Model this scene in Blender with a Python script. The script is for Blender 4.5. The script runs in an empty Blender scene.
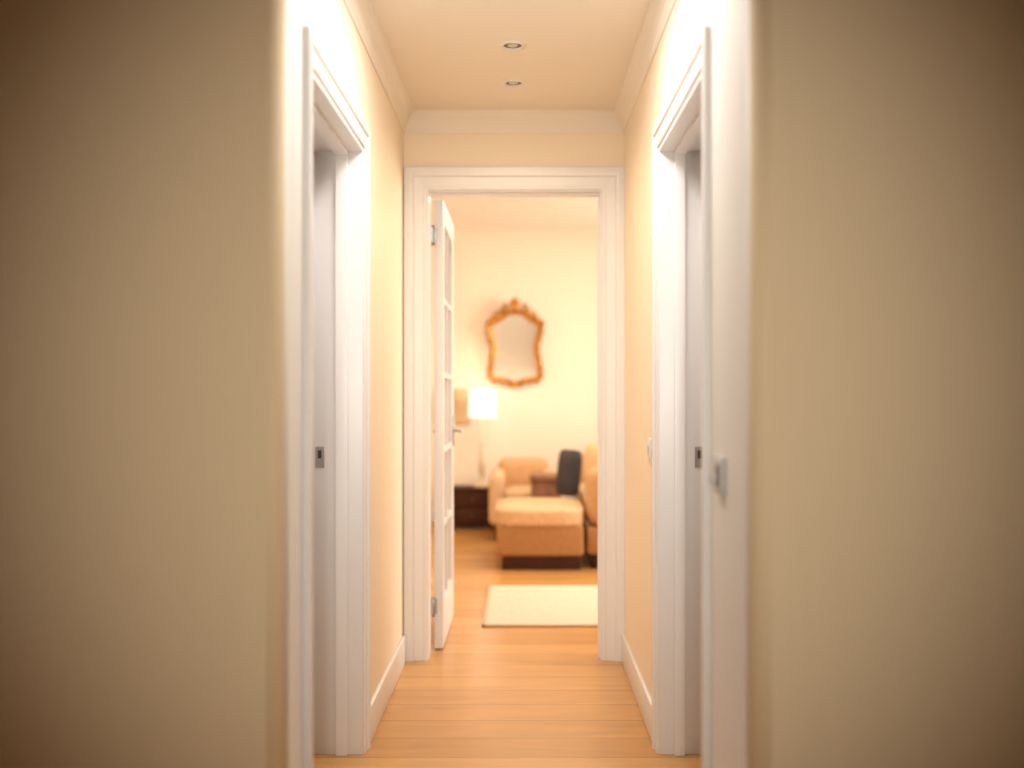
import bpy, bmesh, math, random
from mathutils import Vector, Matrix
random.seed(4)
S = bpy.context.scene
COL = S.collection

# ------------------------------------------------------------------ materials
def mat(name, color, rough=0.5, metal=0.0, bump=0.0, bscale=40.0, var=0.0, vscale=6.0,
        spec=0.5, emit=None, estr=0.0, stretch=(1,1,1), trans=0.0):
    m = bpy.data.materials.new(name); m.use_nodes = True
    nt = m.node_tree; b = nt.nodes['Principled BSDF']
    b.inputs['Base Color'].default_value = (*color, 1)
    b.inputs['Roughness'].default_value = rough
    b.inputs['Metallic'].default_value = metal
    b.inputs['Specular IOR Level'].default_value = spec
    b.inputs['Transmission Weight'].default_value = trans
    if emit:
        b.inputs['Emission Color'].default_value = (*emit, 1)
        b.inputs['Emission Strength'].default_value = estr
    tc = nt.nodes.new('ShaderNodeTexCoord'); mp = nt.nodes.new('ShaderNodeMapping')
    mp.inputs['Scale'].default_value = stretch
    nt.links.new(tc.outputs['Object'], mp.inputs['Vector'])
    if bump > 0:
        n = nt.nodes.new('ShaderNodeTexNoise'); n.inputs['Scale'].default_value = bscale
        n.inputs['Detail'].default_value = 4
        bp = nt.nodes.new('ShaderNodeBump'); bp.inputs['Strength'].default_value = bump
        bp.inputs['Distance'].default_value = 0.01
        nt.links.new(mp.outputs[0], n.inputs['Vector'])
        nt.links.new(n.outputs['Fac'], bp.inputs['Height'])
        nt.links.new(bp.outputs[0], b.inputs['Normal'])
    if var > 0:
        n2 = nt.nodes.new('ShaderNodeTexNoise'); n2.inputs['Scale'].default_value = vscale
        n2.inputs['Detail'].default_value = 5
        r = nt.nodes.new('ShaderNodeValToRGB')
        r.color_ramp.elements[0].position = .3; r.color_ramp.elements[1].position = .7
        r.color_ramp.elements[0].color = (*[c*(1-var) for c in color], 1)
        r.color_ramp.elements[1].color = (*[min(1, c*(1+var)) for c in color], 1)
        nt.links.new(mp.outputs[0], n2.inputs['Vector'])
        nt.links.new(n2.outputs['Fac'], r.inputs['Fac'])
        nt.links.new(r.outputs['Color'], b.inputs['Base Color'])
    return m

M_wall  = mat('wall_paint', (0.84, 0.66, 0.42), .75, bump=.08, bscale=50, var=.012, vscale=30, stretch=(3,3,.25))
M_near  = mat('pale_wall_paint', (0.80, 0.755, 0.69), .7, bump=.03, bscale=120)
M_hall  = mat('hall_wall_paint', (0.90, 0.77, 0.59), .7, bump=.05, bscale=120)
M_live  = mat('living_wall_paint', (0.88, 0.76, 0.61), .8, bump=.05, bscale=90)
M_ceil  = mat('ceiling_paint', (0.85, 0.77, 0.66), .85, bump=.03, bscale=90)
M_white = mat('white_gloss_paint', (0.78, 0.755, 0.735), .35, bump=.02, bscale=30)
M_corn  = mat('cornice_plaster', (0.84, 0.77, 0.67), .7, bump=.03, bscale=60)
M_gold  = mat('gilt_gold', (0.52, 0.245, 0.05), .26, .92, bump=.35, bscale=90, var=.5, vscale=40)
M_glass_m = mat('mirror_silvering', (0.84, 0.74, 0.60), .12, .5, spec=.3)
M_steel = mat('brushed_steel', (0.42, 0.41, 0.40), .4, .9, bump=.05, bscale=200)
M_dark  = mat('dark_slot', (0.05, 0.045, 0.04), .6)
M_plastic = mat('switch_plastic', (0.50, 0.49, 0.49), .4)
M_sgrey = mat('switch_grey', (0.12, 0.12, 0.12), .4)
M_wood  = mat('dark_walnut', (0.06, 0.02, 0.008), .6, var=.35, vscale=14, stretch=(1,1,8), spec=.2)
M_wood2 = mat('brown_wood', (0.24, 0.10, 0.04), .5, var=.3, vscale=14, stretch=(1,6,1))
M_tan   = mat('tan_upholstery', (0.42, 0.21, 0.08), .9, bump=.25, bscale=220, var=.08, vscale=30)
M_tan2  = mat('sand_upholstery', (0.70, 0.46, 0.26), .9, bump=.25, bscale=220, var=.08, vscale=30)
M_orange= mat('amber_upholstery', (0.62, 0.37, 0.18), .9, bump=.25, bscale=220, var=.08, vscale=30)
M_navy  = mat('navy_fabric', (0.045, 0.04, 0.045), .9, bump=.2, bscale=200)
M_rug   = mat('rug_wool', (0.80, 0.63, 0.49), .95, bump=.6, bscale=160, var=.08, vscale=40)
M_rugb  = mat('rug_border_wool', (0.60, 0.43, 0.29), .95, bump=.6, bscale=160)
M_brass = mat('lamp_ceramic', (0.70, 0.55, 0.38), .35, .1)
M_shade = mat('lamp_shade_linen', (0.92, 0.86, 0.78), .9, bump=.1, bscale=300, emit=(1, .95, .86), estr=.9)
M_canvas= mat('canvas_print', (0.66, 0.47, 0.27), .85, var=.2, vscale=5)
M_black = mat('bulb_recess', (0.16, 0.11, 0.07), .4, .4)
M_lens  = mat('bulb_lens', (0.45, 0.40, 0.32), .2, 0, emit=(1,.85,.6), estr=.12)

M_pane = bpy.data.materials.new('window_glass'); M_pane.use_nodes = True
nt = M_pane.node_tree; nt.nodes.remove(nt.nodes['Principled BSDF'])
tr = nt.nodes.new('ShaderNodeBsdfTransparent'); gl = nt.nodes.new('ShaderNodeBsdfGlossy')
gl.inputs['Roughness'].default_value = .03
fr = nt.nodes.new('ShaderNodeFresnel'); fr.inputs['IOR'].default_value = 1.3
mx = nt.nodes.new('ShaderNodeMixShader')
nt.links.new(fr.outputs[0], mx.inputs[0]); nt.links.new(tr.outputs[0], mx.inputs[1]); nt.links.new(gl.outputs[0], mx.inputs[2])
nt.links.new(mx.outputs[0], nt.nodes['Material Output'].inputs[0])

# oak plank floor
M_floor = bpy.data.materials.new('oak_planks'); M_floor.use_nodes = True
nt = M_floor.node_tree; b = nt.nodes['Principled BSDF']
tc = nt.nodes.new('ShaderNodeTexCoord')
pm = nt.nodes.new('ShaderNodeMapping'); pm.inputs['Location'].default_value = (-1.15, .05, 0)
br = nt.nodes.new('ShaderNodeTexBrick')
br.inputs['Scale'].default_value = 1; br.inputs['Brick Width'].default_value = 2.2
br.inputs['Row Height'].default_value = .19; br.inputs['Mortar Size'].default_value = .0022
br.inputs['Mortar Smooth'].default_value = .3
br.inputs['Color1'].default_value = (.62, .325, .105, 1); br.inputs['Color2'].default_value = (.49, .235, .066, 1)
br.inputs['Mortar'].default_value = (.24, .10, .03, 1)
br.offset = .25
nt.links.new(tc.outputs['Object'], pm.inputs[0]); nt.links.new(pm.outputs[0], br.inputs['Vector'])
mp = nt.nodes.new('ShaderNodeMapping'); mp.inputs['Scale'].default_value = (1.0, 5, 1)
no = nt.nodes.new('ShaderNodeTexNoise'); no.inputs['Scale'].default_value = 2.2; no.inputs['Detail'].default_value = 5
no.inputs['Distortion'].default_value = .8
nt.links.new(tc.outputs['Object'], mp.inputs[0]); nt.links.new(mp.outputs[0], no.inputs['Vector'])
mr = nt.nodes.new('ShaderNodeMapRange'); mr.inputs[1].default_value = .3; mr.inputs[2].default_value = .7
mr.inputs[3].default_value = .88; mr.inputs[4].default_value = 1.10
nt.links.new(no.outputs['Fac'], mr.inputs[0])
mu = nt.nodes.new('ShaderNodeVectorMath'); mu.operation = 'MULTIPLY'
cb = nt.nodes.new('ShaderNodeCombineXYZ')
for i in range(3): nt.links.new(mr.outputs[0], cb.inputs[i])
nt.links.new(br.outputs['Color'], mu.inputs[0]); nt.links.new(cb.outputs[0], mu.inputs[1])
nt.links.new(mu.outputs[0], b.inputs['Base Color'])
b.inputs['Roughness'].default_value = .27
bp = nt.nodes.new('ShaderNodeBump'); bp.inputs['Strength'].default_value = .12; bp.inputs['Distance'].default_value = .003
nt.links.new(no.outputs['Fac'], bp.inputs['Height']); nt.links.new(bp.outputs[0], b.inputs['Normal'])

# ------------------------------------------------------------------ helpers
def obj_from(name, verts, faces, m, parent=None, smooth=False):
    me = bpy.data.meshes.new(name); me.from_pydata([tuple(v) for v in verts], [], faces); me.update()
    bm = bmesh.new(); bm.from_mesh(me); bmesh.ops.recalc_face_normals(bm, faces=bm.faces); bm.to_mesh(me); bm.free()
    o = bpy.data.objects.new(name, me); COL.objects.link(o)
    if m: me.materials.append(m)
    if smooth:
        for p in me.polygons: p.use_smooth = True
    if parent: o.parent = parent
    return o

def box(name, x0, x1, y0, y1, z0, z1, m, parent=None, bev=0, seg=3, smooth=False):
    x0, x1 = sorted((x0, x1))
    v = [(x, y, z) for x in (x0, x1) for y in (y0, y1) for z in (z0, z1)]
    f = [(0,1,3,2),(4,6,7,5),(0,4,5,1),(2,3,7,6),(0,2,6,4),(1,5,7,3)]
    o = obj_from(name, v, f, m, parent)
    if bev:
        md = o.modifiers.new('bev', 'BEVEL'); md.width = bev; md.segments = seg; md.limit_method = 'ANGLE'
        for p in o.data.polygons: p.use_smooth = True
    return o

def empty(name, loc=(0,0,0)):
    e = bpy.data.objects.new(name, None); COL.objects.link(e); e.empty_display_size = .1
    return e

def prism(name, pts2, z0, z1, m, parent=None, smooth=False):
    n = len(pts2)
    v = [(x, y, z0) for x, y in pts2] + [(x, y, z1) for x, y in pts2]
    f = [tuple(range(n))[::-1], tuple(range(n, 2*n))] + [(i, (i+1) % n, n+(i+1) % n, n+i) for i in range(n)]
    o = obj_from(name, v, f, m, parent)
    if smooth:
        for p in o.data.polygons: p.use_smooth = len(p.vertices) == 4 and p.area < .2
    return o

def sweep(name, rings, m, parent=None, closed=False):
    n = len(rings[0]); v = [p for r in rings for p in r]; f = []
    k = len(rings)
    for i in range(k if closed else k-1):
        for j in range(n):
            a = i*n+j; b_ = i*n+(j+1) % n; c = ((i+1) % k)*n+(j+1) % n; d = ((i+1) % k)*n+j
            f.append((a, b_, c, d))
    if not closed:
        f.append(tuple(range(n))[::-1]); f.append(tuple((k-1)*n+j for j in range(n)))
    return obj_from(name, v, f, m, parent)

def architrave(name, a0, a1, zt, w, th, mapf, m, parent=None, wt=None):
    wt = wt or w
    prof = [(0,0),(0,.45),(.05,.6),(.12,.62),(.16,.5),(.55,.62),(.62,.95),(.72,1),(.95,1),(1,.9),(1,0)]
    rings = []
    for (a, z, da, dz) in ((a0,0,-1,0),(a0,zt,-1,1),(a1,zt,1,1),(a1,0,1,0)):
        rings.append([mapf(a+da*u*w, z+dz*u*wt, d*th) for u, d in prof])
    return sweep(name, rings, m, parent)

def lathe(name, prof, c, m, parent=None, n=32):
    v = []; f = []
    for r, z in prof:
        for i in range(n):
            t = 2*math.pi*i/n; v.append((c[0]+r*math.cos(t), c[1]+r*math.sin(t), c[2]+z))
    for k in range(len(prof)-1):
        for i in range(n):
            f.append((k*n+i, k*n+(i+1) % n, (k+1)*n+(i+1) % n, (k+1)*n+i))
    return obj_from(name, v, f, m, parent, smooth=True)

def cushion(name, c, s, m, parent=None, puff=.35, rot=(0,0,0)):
    bm = bmesh.new(); bmesh.ops.create_cube(bm, size=2)
    bmesh.ops.subdivide_edges(bm, edges=bm.edges[:], cuts=7, use_grid_fill=True)
    thin = min(range(3), key=lambda i: s[i])
    for v in bm.verts:
        p = v.co
        o_ = [i for i in range(3) if i != thin]
        e = 1-puff*(max(abs(p[o_[0]]), abs(p[o_[1]]))**4)
        q = Vector(p); q[thin] *= e
        r = Vector((q.x, q.y, q.z))
        L = (abs(r.x)**6+abs(r.y)**6+abs(r.z)**6)**(1/6)
        mxx = max(abs(r.x), abs(r.y), abs(r.z)) or 1
        r = r*(mxx/L)
        v.co = Vector((r.x*s[0]/2, r.y*s[1]/2, r.z*s[2]/2))
    me = bpy.data.meshes.new(name); bm.to_mesh(me); bm.free()
    R = Matrix.Rotation(rot[2],4,'Z') @ Matrix.Rotation(rot[1],4,'Y') @ Matrix.Rotation(rot[0],4,'X')
    me.transform(Matrix.Translation(c) @ R)
    me.materials.append(m)
    for p in me.polygons: p.use_smooth = True
    o = bpy.data.objects.new(name, me); COL.objects.link(o); o.parent = parent
    return o

# ------------------------------------------------------------------ constants
CAM = 1.17
XL, XR = -.517, .446       # hall side wall faces
YE = 4.60                  # end wall
HC = 2.39                  # hall ceiling
YLn, YRn = 2.29, 2.05      # room-facing walls (left / right) planes
D0, D1 = 2.556, 3.41       # side door openings
DT = 1.96
LX0, LX1, LY0, LY1, LZ = -1.9, 3.0, 4.72, 9.39, 2.62

# ------------------------------------------------------------------ shell
box('floor', -3.2, 3.4, -2.3, 9.6, -.1, 0, M_floor)
box('ceiling', -2.75, 2.75, -2.15, YE+.06, HC, HC+.1, M_ceil)
box('ceiling.001', LX0-.1, LX1+.1, LY0, LY1+.1, LZ, LZ+.1, M_ceil)

def corner(xf, sgn, y0, y1, xo, r=.04):
    pts = []
    cx, cy = xf+sgn*r, y0+r
    for i in range(9):
        t = math.pi/2*i/8
        pts.append((cx-sgn*r*math.cos(t), cy-r*math.sin(t)))
    pts += [(xo, y0), (xo, y0+.15), (xf+sgn*.203, y0+.15), (xf+sgn*.203, y1), (xf, y1)]
    return pts
for nm, xf, sg, y0, xo in (('wall_left_front', XL, -1, YLn, -2.6), ('wall_right_front', XR, 1, YRn, 2.6)):
    o = prism(nm, corner(xf, sg, y0, D0, xo), 0, HC, M_wall, smooth=True)
    o.data.materials.append(M_near)      # hall side is painted paler than the room side
    for p in o.data.polygons:
        if abs(p.center.x-xf) < .003 and len(p.vertices) == 4: p.material_index = 1
box('wall_left', XL-.203, XL, D1, YE, 0, HC, M_hall)
box('wall_right', XR, XR+.203, D1, YE, 0, HC, M_hall)
box('wall_left_header', XL-.203, XL, D0, D1, DT, HC, M_hall)
box('wall_right_header', XR, XR+.203, D0, D1, DT, HC, M_hall)
box('wall_entry_left', -2.75, -2.6, -2.15, 2.44, 0, HC, M_wall)
box('wall_entry_right', 2.6, 2.75, -2.15, 2.20, 0, HC, M_wall)
box('wall_entry_back', -2.6, 2.6, -2.15, -2.0, 0, HC, M_wall)

OX0, OX1, OZ = -.414, .350, 2.05
box('wall_end_left', LX0-.1, OX0, YE, LY0, 0, LZ, M_hall)
box('wall_end_right', OX1, LX1+.1, YE, LY0, 0, LZ, M_hall)
box('wall_end_header', OX0, OX1, YE, LY0, OZ, LZ, M_hall)
box('wall_back', LX0-.1, LX1+.1, LY1, LY1+.12, 0, LZ, M_live)
box('wall_living_left', LX0-.1, LX0, LY0, LY1, 0, LZ, M_live)
WY0, WY1, WZ0, WZ1 = 5.6, 8.8, .45, 2.35
box('wall_living_right', LX1, LX1+.12, LY0, WY0, 0, LZ, M_live)
box('wall_living_right_b', LX1, LX1+.12, WY1, LY1, 0, LZ, M_live)
box('wall_living_right_sill', LX1, LX1+.12, WY0, WY1, 0, WZ0, M_live)
box('wall_living_right_head', LX1, LX1+.12, WY0, WY1, WZ1, LZ, M_live)
win = empty('window_1')
box('frame_bottom', LX1, LX1+.1, WY0, WY1, WZ0, WZ0+.06, M_white, win)
box('frame_top', LX1, LX1+.1, WY0, WY1, WZ1-.06, WZ1, M_white, win)
for i in range(4):
    yy = WY0+(WY1-WY0-.06)*i/3
    box('mullion_%d' % i, LX1, LX1+.1, yy, yy+.06, WZ0+.06, WZ1-.06, M_white, win)
box('pane', LX1+.05, LX1+.055, WY0, WY1, WZ0+.06, WZ1-.06, M_pane, win)

# ------------------------------------------------------------------ trims
architrave('trim_1', OX0, OX1, OZ, .100, .028, lambda a, z, d: (a, YE-d, z), M_white)
ln = empty('trim_2')
box('lining_left', OX0, OX0+.005, YE-.004, LY0+.01, 0, OZ, M_white, ln)
box('lining_right', OX1-.008, OX1, YE-.004, LY0+.01, 0, OZ, M_white, ln)
box('lining_head', OX0+.005, OX1-.008, YE-.004, LY0+.01, OZ-.005, OZ, M_white, ln)
box('stop_right', OX1-.016, OX1-.008, YE+.03, YE+.06, 0, OZ-.005, M_white, ln)
box('stop_head', OX0+.005, OX1-.016, YE+.03, YE+.06, OZ-.013, OZ-.005, M_white, ln)
architrave('trim_3', OX0, OX1, OZ, .10, .025, lambda a, z, d: (a, LY0+d, z), M_white)

def side_doorway(idx, xf, sgn, strike_x, stop_a, stop_b, leaf_a):
    architrave('trim_%d' % idx, D0, D1, DT, .07, .018, lambda a, z, d: (xf-sgn*d, a, z), M_white, wt=.076)
    e = empty('trim_%d' % (idx+1))
    xo = xf+sgn*.203
    box('lining_far', xf-sgn*.004, xo, D1-.014, D1, 0, DT, M_white, e, bev=.002)
    box('lining_near', xf-sgn*.004, xo, D0, D0+.014, 0, DT, M_white, e, bev=.002)
    box('lining_head', xf-sgn*.004, xo, D0+.014, D1-.014, DT-.014, DT, M_white, e)
    sa, sb = stop_a, stop_b
    box('stop_far', sa, sb, D1-.028, D1-.014, 0, DT-.014, M_white, e, bev=.003)
    box('stop_near', sa, sb, D0+.014, D0+.022, 0, DT-.014, M_white, e)
    box('stop_head', sa, sb, D0+.022, D1-.028, DT-.028, DT-.014, M_white, e)
    s = empty('strike_plate')
    box('plate', strike_x-.014, strike_x+.014, D1-.0165, D1-.014, .96-.034, .96+.034, M_steel, s, bev=.001)
    box('latch_hole', strike_x-.006, strike_x+.006, D1-.0175, D1-.0164, .96-.004, .96+.022, M_dark, s)
    d = empty('door_%d' % (2 if sgn < 0 else 3))
    a, bb = leaf_a, leaf_a+sgn*.035
    box('leaf', a, bb, D0+.016, D1-.016, .005, DT-.016, M_white, d)
    for (z0, z1) in ((.15, .85), (1.0, 1.82)):
        for (y0, y1) in ((D0+.1, (D0+D1)/2-.04), ((D0+D1)/2+.04, D1-.1)):
            box('panel', a-sgn*.008, a, y0, y1, z0, z1, M_white, d, bev=.006)
side_doorway(4, XL, -1, -.652, -.560, -.600, -.683)
side_doorway(6, XR, 1, .572, .490, .525, .612)

def bb(name, x0, x1, y0, y1, h=.12):
    box(name, x0, x1, y0, y1, 0, h, M_white, bev=.005)
bb('baseboard_left', XL, XL+.014, D1+.07, YE-.028)
bb('baseboard_right', XR-.014, XR, D1+.07, YE-.028)
bb('baseboard_left_front', XL, XL+.014, YLn+.04, D0-.07)
bb('baseboard_right_front', XR-.014, XR, YRn+.04, D0-.07)
bb('baseboard_back', LX0, LX1, LY1-.016, LY1)

# cornice round the hall
cp = [(0,-.088),(.005,-.088),(.008,-.078),(.012,-.074),(.016,-.056),(.024,-.036),(.036,-.024),(.040,-.016),(.045,-.012),(.047,0),(0,0)]
rings = []
for (x, y, dx, dy) in ((XL, YLn+.04, 1, 0), (XL, YE, 1, -1), (XR, YE, -1, -1), (XR, YRn+.04, -1, 0)):
    rings.append([(x+dx*u, y+dy*u, HC+z) for u, z in cp])
sweep('trim_8', rings, M_corn)

# ------------------------------------------------------------------ recessed downlights
def downlight(x, y):
    e = empty('recessed_downlight')
    lathe('trim_ring', [(.032,-.002),(.034,-.006),(.040,-.008),(.047,-.005),(.049,0)], (x, y, HC), M_white, e)
    lathe('recess_cone', [(.0325,-.002),(.026,-.001),(.022,-.0005),(.0,-.0005)], (x, y, HC), M_black, e)
    lathe('bulb', [(.018,-.001),(.017,-.004),(.010,-.006),(0,-.0065)], (x, y, HC), M_lens, e)
downlight(-.033, 3.70); downlight(-.033, 4.15)

# light switches
sw = empty('light_switch')
yc, zc = 2.345, .985
box('plate', XR-.011, XR, yc-.042, yc+.042, zc-.042, zc+.042, M_plastic, sw, bev=.003)
box('rocker', XR-.014, XR-.010, yc-.018, yc+.018, zc-.024, zc+.024, M_sgrey, sw, bev=.002)
box('rocker_cap', XR-.018, XR-.0135, yc-.010, yc+.010, zc-.016, zc+.002, M_plastic, sw, bev=.002)
sw2 = empty('light_switch')
box('plate', XR-.008, XR, 3.60, 3.68, .97-.04, .97+.04, M_white, sw2, bev=.003)
box('rocker', XR-.012, XR-.008, 3.63, 3.65, .955, .985, M_plastic, sw2, bev=.002)

# ------------------------------------------------------------------ open glazed door
dr = empty('door_1')
dx0, dx1, dy0, dy1, dz0, dz1 = -.397, -.357, 4.77, 5.50, .008, 2.04
box('hinge_stile', dx0, dx1, dy0, dy0+.095, dz0, dz1, M_white, dr, bev=.002)
box('lock_stile', dx0, dx1, dy1-.095, dy1, dz0, dz1, M_white, dr, bev=.002)
box('top_rail', dx0, dx1, dy0+.095, dy1-.095, dz1-.10, dz1, M_white, dr)
box('bottom_rail', dx0, dx1, dy0+.095, dy1-.095, dz0, dz0+.20, M_white, dr)
ya, yb = dy0+.095, dy1-.095; za, zb = dz0+.20, dz1-.10
box('muntin_v', dx0+.004, dx1-.004, (ya+yb)/2-.012, (ya+yb)/2+.012, za, zb, M_white, dr)
for i in range(1, 5):
    z = za+(zb-za)*i/5
    box('muntin_h%d' % i, dx0+.004, dx1-.004, ya, yb, z-.012, z+.012, M_white, dr)
box('glass', -.379, -.375, ya, yb, za, zb, M_pane, dr)
for z in (.20, 1.877):
    lathe('hinge_knuckle', [(0,-.045),(.007,-.045),(.007,.045),(0,.045)], (-.402, 4.757, z), M_steel, dr, 12)
    box('hinge_leaf', -.408, -.385, 4.7665, 4.770, z-.035, z+.035, M_steel, dr)
    box('hinge_leaf_b', -.414, -.400, 4.735, 4.767, z-.035, z+.035, M_steel, dr)
for sg, xs in ((1, dx1), (-1, dx0)):
    box('rose', xs, xs+sg*.008, dy1-.075, dy1-.035, .89, 1.05, M_steel, dr, bev=.003)
    box('neck', xs+sg*.008, xs+sg*.050, dy1-.062, dy1-.048, .963, .977, M_steel, dr, bev=.004)
    box('lever', xs+sg*.040, xs+sg*.054, dy1-.165, dy1-.048, .962, .978, M_steel, dr, bev=.005)

# ------------------------------------------------------------------ ornate mirror (hangs leaning slightly forward)
mir = empty('ornate_mirror')
TILT = math.radians(6)
MX, MY, MZ, PX = -.062, LY1-.03, 1.606, 1/112.
half = [(0,-31),(8,-30),(14,-25),(21,-21.5),(25,-16),(24,-7),(21.5,4),(23,17),(25,29),(22,36),(11,37.5)]
loop = half+[(0,41)]+[(-x, y) for x, y in reversed(half[1:])]
def cr(p0, p1, p2, p3, t):
    return tuple(.5*((2*b_)+(-a+c)*t+(2*a-5*b_+4*c-d)*t*t+(-a+3*b_-3*c+d)*t**3) for a, b_, c, d in zip(p0, p1, p2, p3))
sm = []
n = len(loop)
for i in range(n):
    for k in range(8):
        sm.append(cr(loop[i-1], loop[i], loop[(i+1) % n], loop[(i+2) % n], k/8))
P3 = [Vector((MX+x*PX, MY, MZ-y*PX)) for x, y in sm]
N = len(P3)
rings = []
fprof = [(-.026,.016),(-.026,-.002),(-.019,-.014),(-.012,-.008),(-.005,-.022),(.007,-.030),(.018,-.020),(.025,-.008),(.027,.016)]
for i in range(N):
    t = (P3[(i+1) % N]-P3[i-1]).normalized()
    nrm = Vector((-t.z, 0, t.x))
    if nrm.dot(P3[i]-Vector((MX, MY, MZ))) < 0: nrm = -nrm
    rings.append([P3[i]+nrm*u+Vector((0, d+.012, 0)) for u, d in fprof])
fo = sweep('frame', rings, M_gold, mir, closed=True)
for p in fo.data.polygons: p.use_smooth = True
g = obj_from('glass', [p+Vector((0, .012, 0)) for p in P3], [tuple(range(N))], M_glass_m, mir)
bk = obj_from('backing', [p+Vector((0, .020, 0)) for p in P3], [tuple(range(N))], M_wood2, mir)

US, VS = 10, 6
uv = [(0,0,1)]+[(math.sin(math.pi*j/VS)*math.cos(2*math.pi*i/US), math.sin(math.pi*j/VS)*math.sin(2*math.pi*i/US), math.cos(math.pi*j/VS)) for j in range(1, VS) for i in range(US)]+[(0,0,-1)]
uf = [(0, 1+i, 1+(i+1) % US) for i in range(US)]
for j in range(VS-2):
    for i in range(US):
        uf.append((1+j*US+i, 1+(j+1)*US+i, 1+(j+1)*US+(i+1) % US, 1+j*US+(i+1) % US))
last = len(uv)-1
uf += [(last, 1+(VS-2)*US+(i+1) % US, 1+(VS-2)*US+i) for i in range(US)]
CV, CF = [], []
def blob(x, z, sx, sz, ang=0, sy=.022, y=None):
    c, s = math.cos(ang), math.sin(ang); off = len(CV)
    X, Y, Z = MX+x*PX, (MY-.016) if y is None else y, MZ+z*PX
    for (a, b_, d) in uv:
        a *= sx*PX; b_ *= sy; d *= sz*PX
        CV.append((X+a*c+d*s, Y+b_, Z-a*s+d*c))
    CF.extend(tuple(off+i for i in f) for f in uf)
def scroll(x, z, r, a0, turns, hand, w=1.3):
    k = 26
    for i in range(k):
        f = i/(k-1); a = a0+hand*f*turns*2*math.pi; rr = r*(1-.78*f)
        s = w*(1-.35*f)
        blob(x+rr*math.cos(a), z+rr*math.sin(a), s, s, 0, .020)
for i in range(0, N, 3):
    t = (P3[(i+1) % N]-P3[i-1]).normalized(); nrm = Vector((-t.z, 0, t.x))
    if nrm.dot(P3[i]-Vector((MX, MY, MZ))) < 0: nrm = -nrm
    q = P3[i]+nrm*(.010 if (i//3) % 2 else .018)
    a = math.atan2(t.x, t.z)+.45*(1 if (i//3) % 2 else -1)
    blob((q.x-MX)/PX, (q.z-MZ)/PX, 1.3, 2.8, a, .020)
for k in range(-3, 4):
    a = k*.42
    L = 7.0-abs(k)*.9
    blob(math.sin(a)*L*.75, 36.5+math.cos(a)*L*.75, 1.4, L*.62, a, .022, MY-.03)
blob(0, 36, 3.0, 3.0, 0, .03, MY-.035)
blob(0, 44, 1.6, 2.4, 0, .022, MY-.03)
for s_ in (-1, 1):
    scroll(s_*8.5, 34.5, 4.4, math.pi/2, 1.3, -s_)
    scroll(s_*17, 27.0, 4.0, math.pi/2, 1.2, -s_)
    scroll(s_*25, 19, 3.6, math.pi/2, 1.25, -s_)
    blob(s_*12.5, 31, 1.9, 4.3, s_*.9, .022, MY-.03)
    blob(s_*21, 24, 1.7, 3.8, s_*.8, .022, MY-.03)
    blob(s_*27, 13, 1.5, 4.0, -s_*.2, .022, MY-.03)
    scroll(s_*24.5, -31, 3.4, -math.pi/2, 1.2, s_)
    blob(s_*23, -22, 1.5, 4.0, -s_*.15)
    blob(s_*17, -37, 3.6, 1.6, s_*.15)
    scroll(s_*6, -39, 2.6, -math.pi/2, 1.1, -s_, 1.1)
    blob(s_*22.5, -1, 1.4, 4.5, 0)
blob(0, -41.5, 2.6, 2.4, 0, .026, MY-.03)
co = obj_from('carving', CV, CF, M_gold, mir, smooth=True)
# lean forward about the bottom edge
PV = Vector((MX, LY1-.004, MZ-.40))
LM = Matrix.Translation(PV) @ Matrix.Rotation(TILT, 4, 'X') @ Matrix.Translation(-PV)
for o in (fo, g, bk, co): o.data.transform(LM)
box('hanging_wire', MX-.002, MX+.002, LY1-.07, LY1, MZ+.30, MZ+.304, M_dark, mir)

# ------------------------------------------------------------------ living room furniture
st = empty('side_table')
tx0, tx1, ty0, ty1 = -.60, -.24, 8.96, 9.30
box('top', tx0-.01, tx1+.01, ty0-.01, ty1, .325, .35, M_wood, st, bev=.004)
for x in (tx0, tx1-.03):
    for y in (ty0, ty1-.04):
        box('leg', x, x+.03, y, y+.03, 0, .325, M_wood, st)
box('carcass', tx0+.005, tx1-.005, ty0+.01, ty1-.012, .03, .325, M_wood, st)
for z in (.055, .19):
    box('drawer', tx0+.035, tx1-.035, ty0-.002, ty0+.012, z, z+.12, M_wood, st, bev=.004)
    lathe('knob', [(0,-.01),(.01,-.006),(.01,.006),(0,.01)], ((tx0+tx1)/2, ty0-.010, z+.06), M_wood2, st, 12)
tl = empty('table_lamp')
lc = (-.345, 9.12, .35)
lathe('base', [(0,0),(.075,0),(.075,.012),(.05,.02),(.018,.035),(.012,.07),(.026,.12),(.034,.20),(.026,.28),(.012,.33),(.018,.36),(.009,.39),(.008,.60),(.0,.60)], lc, M_brass, tl)
lathe('shade', [(.120,.60),(.110,.845),(.107,.845),(.117,.60)], lc, M_shade, tl, 40)
lathe('shade_top', [(.109,.84),(.0,.842)], lc, M_shade, tl, 40)
lathe('bulb', [(0,.60),(.018,.62),(.03,.66),(.025,.70),(0,.72)], lc, M_shade, tl, 16)

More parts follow.
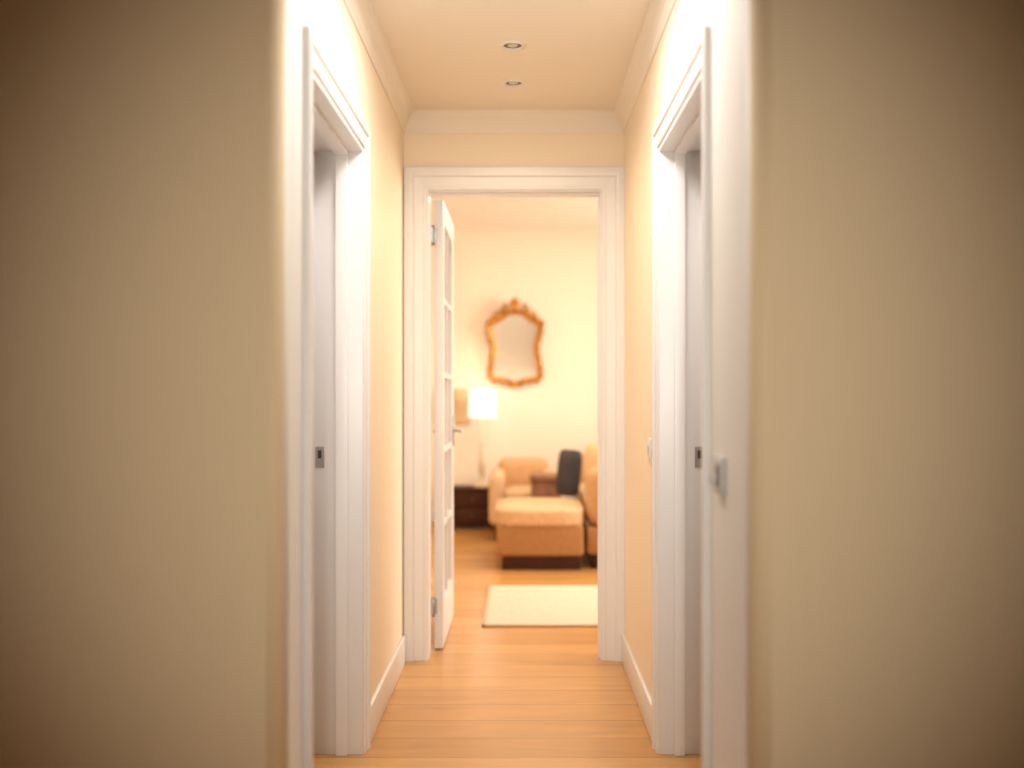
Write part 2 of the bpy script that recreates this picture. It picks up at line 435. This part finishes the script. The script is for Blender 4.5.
ot = empty('ottoman')
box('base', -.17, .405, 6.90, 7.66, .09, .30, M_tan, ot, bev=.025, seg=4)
box('under_shade', -.13, .385, 6.93, 7.62, .0, .09, M_wood, ot, bev=.004)  # dark block standing in for the shade under the ottoman
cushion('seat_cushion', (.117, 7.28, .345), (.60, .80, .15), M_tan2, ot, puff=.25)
cushion('navy_throw_pillow', (.335, 7.53, .592), (.12, .22, .33), M_navy, None, puff=.6, rot=(0, .12, .6))
so = empty('sofa')
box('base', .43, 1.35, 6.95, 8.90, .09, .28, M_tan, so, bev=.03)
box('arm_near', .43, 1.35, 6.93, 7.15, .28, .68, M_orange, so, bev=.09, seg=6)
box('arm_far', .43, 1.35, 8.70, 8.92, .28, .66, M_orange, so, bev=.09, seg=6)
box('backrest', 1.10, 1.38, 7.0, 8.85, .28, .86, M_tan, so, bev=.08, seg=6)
cushion('seat_cushion_a', (.78, 7.53, .36), (.68, .76, .18), M_tan2, so, puff=.25)
cushion('seat_cushion_b', (.78, 8.31, .36), (.68, .76, .18), M_tan2, so, puff=.25)
cushion('back_cushion_a', (1.04, 7.53, .62), (.20, .72, .42), M_tan2, so, puff=.4)
cushion('back_cushion_b', (1.04, 8.31, .62), (.20, .72, .42), M_tan2, so, puff=.4)
cushion('arm_pillow', (.62, 7.26, .64), (.38, .16, .38), M_tan2, so, puff=.55, rot=(-.2, 0, 0))
for x in (.48, 1.27):
    for y in (7.0, 8.83):
        lathe('foot', [(0,0),(.018,0),(.028,.09),(0,.09)], (x, y, 0), M_wood, so, 12)
ac = empty('armchair')
box('base', -.20, .22, 8.20, 8.78, .12, .28, M_orange, ac, bev=.03)
box('backrest', -.20, .22, 8.73, 8.91, .25, .62, M_orange, ac, bev=.07, seg=5)
box('arm_a', -.26, -.14, 8.20, 8.85, .12, .54, M_tan2, ac, bev=.055, seg=5)
box('arm_b', .16, .28, 8.20, 8.85, .12, .54, M_tan2, ac, bev=.055, seg=5)
cushion('seat_cushion', (.01, 8.47, .34), (.32, .52, .14), M_tan2, ac)
for x in (-.20, .20):
    for y in (8.27, 8.80):
        lathe('foot', [(0,0),(.014,0),(.022,.12),(0,.12)], (x, y, 0), M_wood, ac, 12)
wc = empty('wooden_chest')
box('body', .07, .29, 7.83, 8.13, .04, .50, M_wood2, wc, bev=.006)
box('lid', .06, .30, 7.82, 8.14, .50, .55, M_wood2, wc, bev=.01)
for x in (.08, .25):
    for y in (7.84, 8.09): box('foot', x, x+.03, y, y+.03, 0, .04, M_wood, wc)
wa = empty('framed_picture')
box('frame', -.74, -.46, LY1-.025, LY1, .88, 1.20, M_tan2, wa, bev=.004)
box('canvas', -.72, -.48, LY1-.028, LY1-.024, .90, 1.18, M_canvas, wa)
rg = empty('area_rug')
box('pile', -.185, 1.6, 5.25, 6.30, .001, .014, M_rug, rg, bev=.004)
for (a, b_, c, d) in ((-.20, 1.615, 5.235, 5.252), (-.20, 1.615, 6.298, 6.315), (-.20, -.183, 5.235, 6.315), (1.598, 1.615, 5.235, 6.315)):
    box('binding', a, b_, c, d, 0, .012, M_rugb, rg, bev=.003)

# ------------------------------------------------------------------ lights
def area(name, loc, rot, sx, sy, power, color):
    l = bpy.data.lights.new(name, 'AREA'); l.shape = 'RECTANGLE'; l.size = sx; l.size_y = sy
    l.energy = power; l.color = color
    o = bpy.data.objects.new(name, l); COL.objects.link(o); o.location = loc; o.rotation_euler = rot
    return o
def spot(name, loc, target, power, color, ang, blend, rad):
    l = bpy.data.lights.new(name, 'SPOT'); l.energy = power; l.color = color
    l.spot_size = math.radians(ang); l.spot_blend = blend; l.shadow_soft_size = rad
    o = bpy.data.objects.new(name, l); COL.objects.link(o); o.location = loc
    o.rotation_euler = (Vector(target)-Vector(loc)).to_track_quat('-Z', 'Y').to_euler()
    return o
area('window_daylight', (LX1+.3, 7.2, 1.5), (0, math.radians(90), 0), 1.8, 3.0, 195, (1, .90, .78))
area('living_fill_area', (.3, 7.0, LZ-.05), (0, 0, 0), 1.2, 1.2, 46, (1, .86, .69))  # overhead fill added to brighten the living room, no fixture there
area('hall_fill_area', (-.03, 2.9, HC-.03), (0, 0, 0), .35, .9, 18, (1, .97, .94))  # neutral fill added under the hall ceiling, separate from the downlights
spot('downlight_1', (-.033, 3.70, HC-.02), (-.033, 3.9, 0), 12, (1, .77, .48), 140, 1, .04)
spot('downlight_2', (-.033, 4.15, HC-.02), (-.033, 4.25, 0), 12, (1, .77, .48), 140, 1, .04)
spot('entry_fill_spot', (0, -1.2, 1.40), (-.02, 2.2, 1.17), 245, (1, .93, .83), 46, 1, .12)  # unseen spot added behind the camera for the falloff on facing walls
pl = bpy.data.lights.new('table_lamp_bulb', 'POINT'); pl.energy = 1.5; pl.color = (1, .84, .64); pl.shadow_soft_size = .04
po = bpy.data.objects.new('table_lamp_bulb', pl); COL.objects.link(po); po.location = (-.345, 9.12, 1.25)

w = bpy.data.worlds.new('sky'); S.world = w; w.use_nodes = True
bg = w.node_tree.nodes['Background']; bg.inputs[0].default_value = (.85, .92, 1, 1); bg.inputs[1].default_value = 1.0

S.view_settings.view_transform = 'Standard'

# ------------------------------------------------------------------ camera
cd = bpy.data.cameras.new('camera'); cam = bpy.data.objects.new('camera', cd); COL.objects.link(cam)
cam.location = (0, 0, CAM); cam.rotation_euler = (math.radians(90), 0, 0)
cd.sensor_width = 36; cd.lens = 1053/1024*36
cd.shift_x = -10/1024; cd.shift_y = 8/1024
cd.clip_start = .05
cd.dof.use_dof = True; cd.dof.focus_distance = 3.8; cd.dof.aperture_fstop = 1.0
S.camera = cam
